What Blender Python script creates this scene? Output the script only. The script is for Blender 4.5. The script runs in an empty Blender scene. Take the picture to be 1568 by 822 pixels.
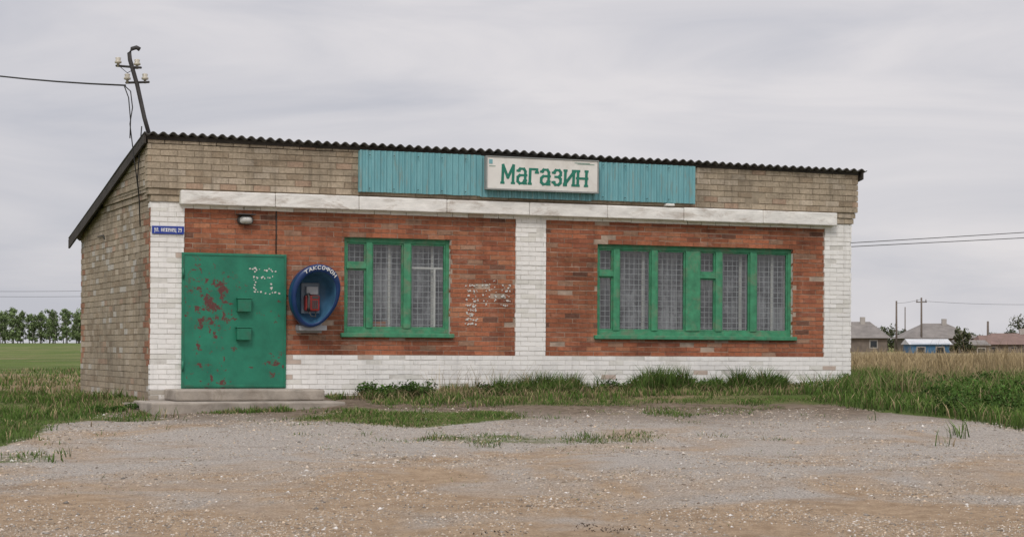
import bpy, math, random
import numpy as np
from mathutils import Vector, noise as mn
random.seed(7); rng=np.random.default_rng(7)
scene=bpy.context.scene
R=math.radians
TH=R(22.1); EYE=0.765
def N(x,y,z=0.0): return mn.noise(Vector((x,y,z)))
def clamp(a,lo=0.0,hi=1.0): return max(lo,min(hi,a))
def sstep(a,b,x):
    t=clamp((x-a)/(b-a)); return t*t*(3-2*t)

# ---------------------------------------------------------------- materials
def newmat(name):
    m=bpy.data.materials.new(name); m.use_nodes=True
    nt=m.node_tree; b=nt.nodes['Principled BSDF']
    return m,nt,b
def node(nt,t,**k):
    n=nt.nodes.new(t)
    for a,v in k.items(): setattr(n,a,v)
    return n
def mixc(nt,fac,a,b,blend='MIX'):
    n=node(nt,'ShaderNodeMix',data_type='RGBA',blend_type=blend)
    for idx,v in ((0,fac),(6,a),(7,b)):
        if isinstance(v,(int,float)): n.inputs[idx].default_value=v
        elif isinstance(v,tuple): n.inputs[idx].default_value=(*v[:3],1)
        else: nt.links.new(v,n.inputs[idx])
    return n.outputs[2]
def noi(nt,scale,detail=4,rough=.55,vec=None,dist=0):
    n=node(nt,'ShaderNodeTexNoise'); n.inputs['Scale'].default_value=scale
    n.inputs['Detail'].default_value=detail; n.inputs['Roughness'].default_value=rough
    n.inputs['Distortion'].default_value=dist
    if vec is not None: nt.links.new(vec,n.inputs['Vector'])
    return n.outputs['Fac']
def ramp(nt,src,stops):
    n=node(nt,'ShaderNodeValToRGB'); el=n.color_ramp.elements
    while len(el)<len(stops): el.new(.5)
    for e,(p,c) in zip(el,stops):
        e.position=p; e.color=(c,c,c,1) if isinstance(c,(int,float)) else (*c,1)
    nt.links.new(src,n.inputs[0]); return n.outputs[0]
def math_(nt,op,a,b):
    n=node(nt,'ShaderNodeMath',operation=op)
    for i,v in enumerate((a,b)):
        if isinstance(v,(int,float)): n.inputs[i].default_value=v
        else: nt.links.new(v,n.inputs[i])
    return n.outputs[0]
def objvec(nt,scale=(1,1,1)):
    t=node(nt,'ShaderNodeTexCoord'); m=node(nt,'ShaderNodeMapping'); m.inputs['Scale'].default_value=scale
    nt.links.new(t.outputs['Object'],m.inputs['Vector']); return m.outputs[0]
def bump(nt,b,h,strength=.4,dist=.01):
    n=node(nt,'ShaderNodeBump'); n.inputs['Strength'].default_value=strength; n.inputs['Distance'].default_value=dist
    nt.links.new(h,n.inputs['Height']); nt.links.new(n.outputs[0],b.inputs['Normal'])
def simple(name,col,rough=.8,var=.25,scale=8,bs=.2,grime=None,gfac=.4,metal=0,stretch=(1,1,1),fine=60):
    m,nt,b=newmat(name); v=objvec(nt,stretch)
    n1=noi(nt,scale,6,.6,v)
    f=ramp(nt,n1,[(.3,1-var),(.7,1+var*.5)])
    c=mixc(nt,1.0,col,f,'MULTIPLY')
    if grime:
        g=ramp(nt,noi(nt,scale*.45,8,.7,v,.5),[(.5,0),(.68,gfac)])
        c=mixc(nt,g,c,grime)
    nt.links.new(c,b.inputs['Base Color']); b.inputs['Roughness'].default_value=rough; b.inputs['Metallic'].default_value=metal
    bump(nt,b,noi(nt,fine,4,.6,v),bs,.01)
    return m
def attrmat(name,rough=.85,fine=90,bs=.5,var=.3,large=None):
    m,nt,b=newmat(name); a=node(nt,'ShaderNodeAttribute',attribute_name='Col')
    v=objvec(nt); n1=noi(nt,fine*.3,5,.65,v)
    c=mixc(nt,1.0,a.outputs['Color'],ramp(nt,n1,[(.3,1-var),(.7,1+var*.6)]),'MULTIPLY')
    if large:
        l=noi(nt,large,7,.7,v,.6)
        c=mixc(nt,1.0,c,ramp(nt,l,[(.34,.66),(.5,.97),(.7,1.08)]),'MULTIPLY')
        v2=objvec(nt,(6,6,.5)); c=mixc(nt,1.0,c,ramp(nt,noi(nt,1.2,6,.7,v2),[(.36,.74),(.5,1.0)]),'MULTIPLY')
        c=mixc(nt,ramp(nt,noi(nt,2.6,9,.8,objvec(nt,(1,1,2.4)),.4),[(.54,0),(.70,.42)]),c,(.44,.36,.29))
        c=mixc(nt,ramp(nt,noi(nt,9,7,.8,objvec(nt,(1,1,2.5)),.2),[(.60,0),(.68,.45)]),c,(.12,.075,.055))
    nt.links.new(c,b.inputs['Base Color']); b.inputs['Roughness'].default_value=rough
    b.inputs['Specular IOR Level'].default_value=.2
    if bs: bump(nt,b,noi(nt,fine,4,.7,v),bs,.008)
    return m

# ---------------------------------------------------------------- mesh helpers
def link(o,parent=None):
    scene.collection.objects.link(o)
    if parent: o.parent=parent
    return o
def mkmesh(name,V,F,mat,parent=None,cols=None,smooth=False):
    me=bpy.data.meshes.new(name); me.from_pydata([tuple(v) for v in V],[],F); me.update()
    if cols is not None:
        a=me.attributes.new('Col','FLOAT_COLOR','FACE')
        a.data.foreach_set('color',np.array([(*c[:3],1) for c in cols],dtype=np.float32).ravel())
    if mat: me.materials.append(mat)
    if smooth: me.polygons.foreach_set('use_smooth',[True]*len(me.polygons))
    return link(bpy.data.objects.new(name,me),parent)
def npmesh(name,V,F,mat,vcol=None,parent=None):
    me=bpy.data.meshes.new(name); me.vertices.add(len(V)); me.vertices.foreach_set('co',V.astype(np.float32).ravel())
    loops=np.concatenate([f.ravel() for f in F]); sizes=np.concatenate([np.full(len(f),f.shape[1]) for f in F])
    me.loops.add(len(loops)); me.loops.foreach_set('vertex_index',loops.astype(np.int32))
    me.polygons.add(len(sizes)); st=np.concatenate([[0],np.cumsum(sizes)[:-1]])
    me.polygons.foreach_set('loop_start',st.astype(np.int32)); me.polygons.foreach_set('loop_total',sizes.astype(np.int32))
    me.update(calc_edges=True)
    if vcol is not None:
        a=me.attributes.new('Col','FLOAT_COLOR','POINT')
        a.data.foreach_set('color',np.concatenate([vcol,np.ones((len(vcol),1))],1).astype(np.float32).ravel())
    me.materials.append(mat); me.validate()
    return link(bpy.data.objects.new(name,me),parent)
def empty(name,loc=(0,0,0),rot=(0,0,0)):
    o=bpy.data.objects.new(name,None); o.location=loc; o.rotation_euler=rot; o.empty_display_size=.3
    return link(o)
class St:
    def __init__(s): s.V=[];s.F=[];s.C=[]
    def box(s,a0,a1,b0,b1,c0,c1,col=(1,1,1),j=0,lcol=None,back=True):
        i=len(s.V)
        for z in (c0,c1):
            for (x,y) in ((a0,b0),(a1,b0),(a1,b1),(a0,b1)):
                s.V.append((x+random.uniform(-j,j),y+random.uniform(-j,j)*.5,z+random.uniform(-j,j)))
        fs=[(i,i+1,i+5,i+4),(i+1,i+2,i+6,i+5),(i+3,i,i+4,i+7),(i+4,i+5,i+6,i+7),(i+3,i+2,i+1,i)]
        cs=[col,col,lcol or col,col,col]
        if back: fs.append((i+2,i+3,i+7,i+6)); cs.append(col)
        s.F+=fs; s.C+=cs
    def make(s,name,mat,parent=None,cols=True,bevel=0):
        o=mkmesh(name,s.V,s.F,mat,parent,s.C if cols else None)
        if bevel:
            m=o.modifiers.new('b','BEVEL'); m.width=bevel; m.segments=2
        return o
def boxes(name,lst,mat,parent=None,bevel=0):
    s=St()
    for b in lst: s.box(*b)
    return s.make(name,mat,parent,False,bevel)
def tube(st,pts,r,n=6):
    pts=[Vector(p) for p in pts]; rr=r if isinstance(r,(list,tuple)) else [r]*len(pts)
    base=len(st.V)
    for k,p in enumerate(pts):
        t=(pts[min(k+1,len(pts)-1)]-pts[max(k-1,0)]).normalized()
        up=Vector((0,0,1)) if abs(t.z)<.9 else Vector((1,0,0))
        a=t.cross(up).normalized(); b=t.cross(a)
        for q in range(n):
            an=2*math.pi*q/n; st.V.append(tuple(p+(a*math.cos(an)+b*math.sin(an))*rr[k]))
    for k in range(len(pts)-1):
        for q in range(n):
            q2=(q+1)%n; st.F.append((base+k*n+q,base+k*n+q2,base+(k+1)*n+q2,base+(k+1)*n+q)); st.C.append((1,1,1))
    st.F.append(tuple(base+q for q in range(n))[::-1]); st.C.append((1,1,1))
    st.F.append(tuple(base+(len(pts)-1)*n+q for q in range(n))); st.C.append((1,1,1))
def tubes(name,lst,mat,parent=None,n=6):
    s=St()
    for p,r in lst: tube(s,p,r,n)
    o=s.make(name,mat,parent,False); o.data.polygons.foreach_set('use_smooth',[True]*len(o.data.polygons)); return o
# brush-painted lettering built from strokes
GL={'М':(1.15,[[(0,0),(0,1),(.5,.3),(1,1),(1,0)]]),
'а':(.9,[[(.1,.86),(.3,1),(.75,1),(.95,.82),(.95,0)],[(.95,.56),(.3,.56),(.04,.42),(.04,.14),(.3,0),(.7,.03),(.95,.2)]]),
'г':(.75,[[(0,0),(0,1),(1,1),(1,.78)]]),
'з':(.85,[[(.04,.82),(.3,1),(.75,1),(.95,.85),(.95,.67),(.7,.54),(.4,.54)],[(.7,.54),(.96,.4),(.96,.15),(.7,0),(.3,0),(.04,.17)]]),
'и':(.95,[[(0,1),(0,0)],[(0,.08),(1,.92)],[(1,1),(1,0)]]),
'н':(.95,[[(0,1),(0,0)],[(1,1),(1,0)],[(0,.5),(1,.5)]]),
'Н':(1,[[(0,1),(0,0)],[(1,1),(1,0)],[(0,.5),(1,.5)]]),
'у':(.8,[[(0,1),(.5,.3)],[(1,1),(.2,-.3)]]),'л':(.9,[[(0,0),(.35,1),(1,1),(1,0)]]),'.':(.25,[[(.3,0),(.6,.06)]]),' ':(.5,[]),
'е':(.85,[[(.05,.5),(.95,.5),(.95,.8),(.7,1),(.3,1),(.05,.8),(.05,.2),(.3,0),(.95,.05)]]),
'ж':(1.1,[[(.5,0),(.5,1)],[(0,0),(1,1)],[(0,1),(1,0)]]),'ц':(.9,[[(0,1),(0,0),(1.1,0),(1.1,-.25)],[(.9,1),(.9,0)]]),
'2':(.8,[[(.05,.8),(.3,1),(.75,1),(.95,.75),(.05,0),(1,0)]]),'9':(.8,[[(.95,.55),(.05,.55),(.05,1),(.95,1),(.95,.2),(.6,0),(.1,0)]]),
'Т':(.9,[[(0,1),(1,1)],[(.5,1),(.5,0)]]),'А':(1,[[(0,0),(.5,1),(1,0)],[(.2,.35),(.8,.35)]]),'К':(.9,[[(0,0),(0,1)],[(1,1),(.05,.5),(1,0)]]),
'С':(.9,[[(.95,.85),(.7,1),(.3,1),(.05,.8),(.05,.2),(.3,0),(.7,0),(.95,.15)]]),'О':(.95,[[(.3,0),(.7,0),(.95,.25),(.95,.75),(.7,1),(.3,1),(.05,.75),(.05,.25),(.3,0)]]),
'Ф':(1.1,[[(.5,0),(.5,1)],[(0,.35),(0,.85),(1,.85),(1,.35),(0,.35)]])}
def letters(name,body,W,H,hw,fn,mat,parent,gap=.45,cap=None,slant=0,serif=0):
    tot=sum(GL[c][0] for c in body)+gap*(len(body)-1); u=W/tot; x=0; V=[];F=[];dep=0
    for c in body:
        w,sts=GL[c]; h=H*(cap if (cap and c==body[0]) else 1)
        segs=[]
        for st in sts:
            P=[(x+(p[0]*w*u)+slant*p[1]*h,p[1]*h) for p in st]
            segs+=list(zip(P[:-1],P[1:]))
            if serif:
                for e in (P[0],P[-1]):
                    segs.append(((e[0]-serif,e[1]),(e[0]+serif,e[1])))
        for (a,b) in segs:
            dx,dy=b[0]-a[0],b[1]-a[1]; l=math.hypot(dx,dy) or 1; dx/=l;dy/=l
            k=hw*(.75 if abs(dx)>.8 else 1.0); e=hw*.7; dep+=.00006; i=len(V)
            for (q,sx,sy) in ((a,-1,-1),(b,1,-1),(b,1,1),(a,-1,1)):
                V.append(fn(q[0]+sx*dx*e-sy*dy*k,q[1]+sx*dy*e+sy*dx*k,dep))
            F.append((i,i+1,i+2,i+3))
        x+=(w+gap)*u
    return mkmesh(name,V,F,mat,parent)

# ---------------------------------------------------------------- terrain
cT,sT=math.cos(TH),math.sin(TH); P0=(-5.445,30.0)
def loc2w(s,v): return P0[0]+s*cT-v*sT, P0[1]+s*sT+v*cT
def w2loc(x,y): dx,dy=x-P0[0],y-P0[1]; return dx*cT+dy*sT, -dx*sT+dy*cT
def gh(x,y,fine=True):
    z=0.0
    d=31-y
    if d>0: z-=.07*min(d,17)
    z-=.13*sstep(-5.4,-7.5,x)*sstep(27,31,y)*(1-sstep(60,120,y))
    z-=.05*sstep(-2.3,-3.0,x)*sstep(26.5,28.2,y)*(1-sstep(30,31,y))
    z+=.04*sstep(3,7,x)*sstep(28,34,y)
    if y>200: z+= (y-200)*.006 if y<450 else .00164*y+.765
    if fine and -30<x<30 and y<80:
        z+=.03*N(x*.35,y*.35)+.012*N(x*1.3,y*1.3,3)
    return z
def gm(x,y):
    s,v=w2loc(x,y); m=0
    if y>36.5 : m=1
    wob=.45*N(x*.5,y*.5,31)
    xr=5.0+(29.5-y)*.497 if y<29.5 else 5.0
    m=max(m,sstep(-.6,.6,x-xr+wob))
    xl=-5.83-(27.7-y)*.15 if y<27.7 else -5.75
    m=max(m,sstep(-.4,.5,xl-x+wob*.6))
    if s>2.9 and v<.2: m=max(m,.85*sstep(28.8,30.8,y+.9*N(x*.7,y*.7,9)+.02*x)*sstep(2.9,3.4,s))
    def patch(cx,cy,rx,ry,k):
        q=((x-cx)/rx)**2+((y-cy)/ry)**2; return k*clamp(1.3-q+.9*N(x*1.2,y*1.2,14))
    m=max(m,patch(-1.5,28.0,1.9,1.3,.72),patch(.3,25.2,1.8,.6,.46),patch(3.0,25.3,.6,.35,.36),patch(-5.2,28.0,.9,.5,.6),patch(-5.9,23.2,.8,.7,.45),patch(2.4,28.4,1.9,.7,.40))
    return m
def dryf(x,y):
    d=.26+.25*N(x*.2,y*.12,5)
    if x<0: d+= .6*sstep(36,40,y)*(1-sstep(56,70,y))
    else: d+=.85*sstep(36,42,y)*(1-sstep(150,230,y))
    return clamp(d)
def axis(lo,hi,step,ext):
    a=list(np.arange(lo,hi+1e-6,step)); st=step; x=hi
    R_=[];L=[]
    while x<ext: st*=1.28; x+=st; R_.append(x)
    st=step; x=lo
    while x>-ext: st*=1.28; x-=st; L.append(x)
    return np.array(L[::-1]+a+R_)
xs=axis(-14,14,.22,3500); ys=axis(8,44,.22,3500)
gx,gy=np.meshgrid(xs,ys); nx,ny=len(xs),len(ys)
V=np.array([(x,y,gh(x,y)) for x,y in zip(gx.ravel(),gy.ravel())])
idx=np.arange(nx*ny).reshape(ny,nx)
F=np.stack([idx[:-1,:-1],idx[:-1,1:],idx[1:,1:],idx[1:,:-1]],-1).reshape(-1,4)
mk=np.array([(gm(x,y),dryf(x,y),sstep(26.2,29.2,y+.8*N(x,y,2))*(1-sstep(36,37,y))) for x,y in zip(gx.ravel(),gy.ravel())])
gmatl,nt,b=newmat('gravel_and_grass_ground')
a=node(nt,'ShaderNodeAttribute',attribute_name='Col'); sp=node(nt,'ShaderNodeSeparateColor'); nt.links.new(a.outputs['Color'],sp.inputs[0])
v=objvec(nt)
big=noi(nt,.5,5,.6,v,.8); mid=noi(nt,6,6,.75,v); fin=noi(nt,42,5,.8,v)
sxyz=node(nt,'ShaderNodeSeparateXYZ'); nt.links.new(v,sxyz.inputs[0])
bb=math_(nt,'ADD',big,math_(nt,'MULTIPLY',math_(nt,'SUBTRACT',sxyz.outputs[1],21.8),.035))
sand=mixc(nt,ramp(nt,mid,[(.3,0),(.7,1)]),(.36,.25,.16),(.62,.465,.32))
grav=mixc(nt,ramp(nt,fin,[(.35,0),(.65,1)]),(.33,.29,.255),(.68,.62,.555))
gf=mixc(nt,ramp(nt,bb,[(.42,0),(.60,1)]),sand,grav)
gf=mixc(nt,1.0,gf,ramp(nt,fin,[(.3,.62),(.7,1.2)]),'MULTIPLY')
gf=mixc(nt,ramp(nt,noi(nt,1.3,8,.75,objvec(nt,(.6,1.4,1)),1.0),[(.52,0),(.68,.5)]),gf,(.24,.175,.12))
gf=mixc(nt,sp.outputs[2],gf,mixc(nt,ramp(nt,mid,[(.35,0),(.7,1)]),(.13,.097,.066),(.34,.27,.205)))
grn=mixc(nt,ramp(nt,noi(nt,3,6,.7,v),[(.3,0),(.7,1)]),(.05,.08,.02),(.11,.15,.038))
grn=mixc(nt,ramp(nt,noi(nt,.06,4,.6,v),[(.35,0),(.6,.7)]),grn,(.13,.18,.045))
dry=mixc(nt,ramp(nt,noi(nt,4,6,.7,v),[(.3,0),(.7,1)]),(.18,.14,.08),(.34,.275,.16))
gc=mixc(nt,ramp(nt,math_(nt,'ADD',sp.outputs[1],noi(nt,.25,5,.7,v)),[(.74,0),(1.05,1)]),grn,dry)
mmx=math_(nt,'ADD',sp.outputs[0],math_(nt,'MULTIPLY',noi(nt,3.0,8,.8,v),.9))
c=mixc(nt,ramp(nt,mmx,[(.82,0),(1.05,1)]),gf,gc)
nt.links.new(c,b.inputs['Base Color']); b.inputs['Roughness'].default_value=.95; b.inputs['Specular IOR Level'].default_value=.1
bump(nt,b,fin,1.0,.04)
ground=npmesh('ground',V,[F],gmatl,mk)
ground.data.polygons.foreach_set('use_smooth',[True]*len(ground.data.polygons))

# ---------------------------------------------------------------- shop building
B=empty('brick_shop',(P0[0],P0[1],0),(0,R(.33),TH))
brickm=attrmat('weathered_brick',.9,90,.6,.26,large=.9)
paintm,nt_,b_=newmat('whitewashed_brick')
a=node(nt_,'ShaderNodeAttribute',attribute_name='Col'); v=objvec(nt_)
c=mixc(nt_,1.0,a.outputs['Color'],ramp(nt_,noi(nt_,1.1,8,.75,v,.6),[(.32,.86),(.52,1.0)]),'MULTIPLY')
c=mixc(nt_,ramp(nt_,noi(nt_,9,9,.82,v,.3),[(.63,0),(.67,.8)]),c,(.42,.31,.24))
c=mixc(nt_,ramp(nt_,noi(nt_,4,9,.8,objvec(nt_,(1,1,2)),.3),[(.58,0),(.70,.35)]),c,(.52,.47,.41))
c=mixc(nt_,1.0,c,ramp(nt_,noi(nt_,1.0,6,.7,objvec(nt_,(6,6,.5))),[(.34,.84),(.48,1.0)]),'MULTIPLY')
sz_=node(nt_,'ShaderNodeSeparateXYZ'); nt_.links.new(v,sz_.inputs[0])
lowd=math_(nt_,'ADD',math_(nt_,'MULTIPLY',sz_.outputs[2],-2.2),noi(nt_,3.5,8,.75,v))
c=mixc(nt_,ramp(nt_,lowd,[(.30,0),(.66,.65)]),c,(.34,.29,.235))
nt_.links.new(c,b_.inputs['Base Color']); b_.inputs['Roughness'].default_value=.9; bump(nt_,b_,noi(nt_,70,5,.7,v),.7,.012)
PZ=.655; PP=.0765
SEG=[(0,.516,'w'),(.516,5.933,'r'),(5.933,6.46,'w'),(6.46,11.678,'r'),(11.678,12.21,'w')]
OPEN=[(.49,2.09,-.2,2.18),(3.051,4.821,.961,2.491),(7.392,11.073,.961,2.491)]
def vary(c,k): return tuple(max(.01,x*k) for x in c)
def red(s,z):
    n=N(s*1.2,z*1.6,2); r=random.random()
    c=(.38,.140,.076)
    if r<.16: c=(.305,.11,.064)
    elif r<.30: c=(.42,.18,.10)
    elif r<.36: c=(.37,.215,.145)
    elif r<.385: c=(.20,.095,.065)
    return vary(c,random.uniform(.86,1.09)*(1+.35*n))
def white(s,z):
    r=random.random(); c=(.90,.88,.85)
    if z<.10 and r<.25+(.10-z): c=(.46,.42,.36)
    elif r<.02: c=(.58,.47,.40)
    elif r<.10: c=(.78,.76,.71)
    return vary(c,random.uniform(.95,1.01))
def tan(s,z):
    r=random.random(); c=(.45,.37,.275)
    if r<.14: c=(.38,.30,.215)
    elif r<.3: c=(.51,.43,.335)
    elif r<.35: c=(.46,.33,.24)
    return vary(c,random.uniform(.87,1.08)*(1+.22*N(s,z,7)))
fs={'w':St(),'r':St(),'t':St()}
def ztop(s): return 3.895-.0066*s
def lay(st,a,b,z0,z1,off,vf,cf,L=.262,J=.009,lred=False,depth=.1,conv=None):
    k=math.floor((a-off)/L); x=off+k*L; rowdv=random.uniform(-.002,.002)
    while x<b:
        p,q=max(x,a),min(x+L-J*random.uniform(.5,1.3),b)
        if q-p>.025:
            zz0=z0+random.uniform(-.0025,.0025); dv=random.uniform(-.0025,.002)+rowdv
            if random.random()<.02: dv+=.012
            col=cf((p+q)/2,(z0+z1)/2)
            lc=red(0,z0) if (lred and p<.01 and .5<z0<2.85) else None
            if conv: conv(st,p,q,vf+dv,zz0,z1,col)
            else: st.box(p,q,vf+dv,vf+depth,zz0,z1,col,.0025,lc,False)
        x+=L
CF={'w':white,'r':red,'t':tan}; VF={'w':0.0,'r':.03}
for k in range(-13,30):
    z0=PZ+k*PP; z1=z0+PP-random.uniform(.009,.015); zm=(z0+z1)/2
    segs=[(0,12.21,'w')] if k<0 else [(a+random.uniform(-.012,.012)*(a>0),b_+random.uniform(-.002,.002),t) for a,b_,t in SEG]
    for (o0,o1,oz0,oz1) in OPEN:
        if oz0<zm<oz1:
            ns=[]
            for a,b_,t in segs:
                if b_<=o0 or a>=o1: ns.append((a,b_,t)); continue
                if a<o0: ns.append((a,o0,t))
                if b_>o1: ns.append((o1,b_,t))
            segs=ns
    for a,b_,t in segs:
        lay(fs[t],a,b_,z0,z1,(k%2)*.131+random.uniform(-.012,.012),VF[t],CF[t],lred=(t=='w'))
UZ=2.95; UP=.097
for k in range(-1,10):
    z0=UZ+k*UP
    z1=z0+(UP-.013 if k>=0 else PP-.011)
    pr=-.02 if k==0 else (-.04 if k==1 else -.065); e=.0 if k<0 else -pr
    if k<0: pr=0
    if z0>3.83: break
    z1=min(z1,3.80)
    if z1-z0<.03: continue
    lay(fs['w' if k<0 else 't'],-e,12.21+e*1.3,z0,z1,(k%2)*.131,pr,white if k<0 else tan,depth=.16)
L=.262; xx=-.06
while xx<12.28:
    fs['t'].box(xx,min(xx+L-.011,12.29),-.065+random.uniform(-.005,.005),.1,3.812,ztop(xx),tan(xx,3.8),.002,None,False); xx+=L
fs['w'].make('white_painted_bricks',paintm,B); fs['r'].make('red_bricks',brickm,B); fs['t'].make('upper_sand_bricks',brickm,B)
mw=simple('white_painted_mortar',(.68,.66,.62),.9,.2,6,.5,(.36,.31,.26),.5)
mr=simple('old_mortar',(.45,.345,.27),.95,.4,5,.6,(.17,.12,.09),.7)
mt=simple('sand_mortar',(.34,.28,.205),.95,.35,5,.6,(.13,.10,.08),.7)
boxes('white_wall_joints',[(.01,12.2,.006,.3,-.5,.645),(.01,.51,.006,.3,.645,2.945),(5.935,6.458,.006,.3,.645,2.945),(11.68,12.2,.006,.3,.645,2.945)],mw,B)
boxes('red_wall_joints',[(.51,3.051,.037,.3,.645,2.945),(3.051,4.821,.037,.3,.645,.961),(3.051,4.821,.037,.3,2.487,2.945),(4.821,5.935,.037,.3,.645,2.945),
  (6.458,7.392,.037,.3,.645,2.945),(7.392,11.073,.037,.3,.645,.961),(7.392,11.073,.037,.3,2.487,2.945),(11.073,11.68,.037,.3,.645,2.945)],mr,B)
boxes('upper_wall_joints',[(-.005,12.215,-.011,.3,2.945,3.045),(-.03,12.24,-.032,.3,3.045,3.14),(-.052,12.275,-.056,.3,3.14,3.80)],mt,B)
SL=.189; SV=5.91
def stop(v): return 3.86-SL*v
ss=St()
def sconv(st,p,q,sf,z0,z1,col): st.box(sf,sf+.09,p,q,z0,z1,col,.002,None,True)
k=0; z=-.5
while z<3.8:
    z1=z+UP-.013; zm=z+.04
    vm=min(SV,(3.86-z1)/SL)
    pr=0 if zm<2.95 else (-.02 if zm<3.05 else (-.04 if zm<3.14 else -.062))
    v0=.102 if zm<2.95 else .165
    def sc(s,zz):
        c=tan(s,zz)
        if random.random()<.06: c=(.58,.54,.48)
        if s>5.6 and zz>.3 and random.random()<.4: c=(.42,.22,.14)
        if s<.5 and .5<zz<2.8 and random.random()<.45: c=(.38,.19,.12)
        return vary(c,.92)
    if vm>v0+.1: lay(ss,v0,vm,z,z1,(k%2)*.131,pr,sc,conv=sconv)
    z+=UP; k+=1
ss.make('side_wall_bricks',brickm,B)
def prism(name,s0,s1,prof,mat):
    n=len(prof); V=[(s0,v,z) for v,z in prof]+[(s1,v,z) for v,z in prof]
    F=[tuple(range(n))[::-1],tuple(range(n,2*n))]+[(i,(i+1)%n,n+(i+1)%n,n+i) for i in range(n)]
    return mkmesh(name,V,F,mat,B)
prof=[(.011,-.5),(SV-.01,-.5),(SV-.01,stop(SV)+.0),(.011,3.86)]
prism('side_wall_joints',.007,.3,prof,mt)
prism('side_wall_upper_joints',-.05,.0065,[(.02,3.14),(3.7,3.14),(.02,3.84)],mt)
prism('right_side_wall',11.93,12.198,prof,mt)
boxes('back_wall',[(.31,11.92,5.6,SV-.012,-.5,2.72)],mt,B)
boxes('shop_floor',[(.31,11.92,.31,5.59,.0,.05)],mt,B)
# cornice
cm=simple('chipped_white_ledge',(.85,.83,.79),.85,.2,4,.6,(.36,.29,.23),.8,stretch=(1,1,3),fine=50)
cst=[]
edges=[.43,1.9,3.24,4.7,6.12,7.5,8.9,10.4,11.85]
for i in range(8):
    j=random.uniform(-.006,.006); cst.append((edges[i]+.003,edges[i+1]-.003,-.13-j,.03,2.905-j,3.118+j))
cst.append((8.55,8.72,-.15,-.02,3.135,3.18))
boxes('cornice',cst,cm,B,.016)
dk=simple('dark_wood',(.05,.042,.036),.9,.4,5,.4)
rm=simple('weathered_corrugated_roof',(.10,.095,.09),.95,.35,5,.5,(.05,.05,.045),.6)
per=.15; ns=int(12.55/per*8); V=[];F=[]
rows=[-.17,-.02,1.6,3.2,4.8,6.45]
for r_,v_ in enumerate(rows):
    for i in range(ns+1):
        s=-.14+12.55*i/ns
        z=ztop(s)+.05-SL*(v_+.17)+.022*math.cos(2*math.pi*s/per)+.018*N(s*.6,v_)
        V.append((s,v_+.03*N(s*2.2,0,4)+.02*N(math.floor(s/1.1)*3.7,0,5) if r_==0 else v_,z))
for r_ in range(len(rows)-1):
    for i in range(ns): F.append((r_*(ns+1)+i,r_*(ns+1)+i+1,(r_+1)*(ns+1)+i+1,(r_+1)*(ns+1)+i))
ro=mkmesh('corrugated_roof',V,F,rm,B,smooth=True); so=ro.modifiers.new('s','SOLIDIFY'); so.thickness=.014; so.offset=1
mkmesh('roof_batten',[(-.08,-.075,3.86),(12.3,-.075,3.79),(12.3,.2,3.79),(-.08,.2,3.86),(-.08,-.075,3.925),(12.3,-.075,3.843),(12.3,.2,3.80),(-.08,.2,3.88)],
   [(0,1,5,4),(1,2,6,5),(2,3,7,6),(3,0,4,7),(4,5,6,7),(3,2,1,0)],dk,B)
for nm,sx in (('verge_board',-.135),('verge_board_right',12.33)):
    t0=3.93 if sx<0 else 3.85
    V=[(sx+dx,v_,t0-SL*(v_+.15)+dz) for dx in (0,.03) for (v_,dz) in ((-.14,-.13),(6.45,-.16),(6.45,.0),(-.14,.0))]
    mkmesh(nm,V,[(0,1,2,3),(7,6,5,4),(0,4,5,1),(1,5,6,2),(2,6,7,3),(3,7,4,0)],dk,B)
# windows
green=simple('green_frame_paint',(.055,.27,.14),.6,.35,9,.4,(.19,.21,.14),.75)
whitewood=simple('white_inner_frame',(.60,.59,.55),.7,.2,8,.2)
grillem=simple('window_grille_metal',(.42,.43,.44),.6,.2,8,.1)
gl,nt,b=newmat('window_glass'); nt.nodes.remove(b)
tr=node(nt,'ShaderNodeBsdfTransparent'); tr.inputs[0].default_value=(.84,.86,.87,1)
go=node(nt,'ShaderNodeBsdfGlossy'); go.inputs['Roughness'].default_value=.04
mx=node(nt,'ShaderNodeMixShader'); mx.inputs[0].default_value=.10
nt.links.new(tr.outputs[0],mx.inputs[1]); nt.links.new(go.outputs[0],mx.inputs[2]); nt.links.new(mx.outputs[0],nt.nodes['Material Output'].inputs[0])
cur,nt,b=newmat('lace_curtain'); v=objvec(nt,(1,1,.15))
c=mixc(nt,ramp(nt,noi(nt,14,4,.6,v),[(.3,0),(.7,1)]),(.20,.20,.215),(.54,.54,.56)); v3=objvec(nt)
c=mixc(nt,ramp(nt,noi(nt,1.6,6,.75,v3),[(.40,.88),(.56,0)]),c,(.065,.065,.075))
nt.links.new(c,b.inputs['Base Color']); b.inputs['Roughness'].default_value=.9
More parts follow.
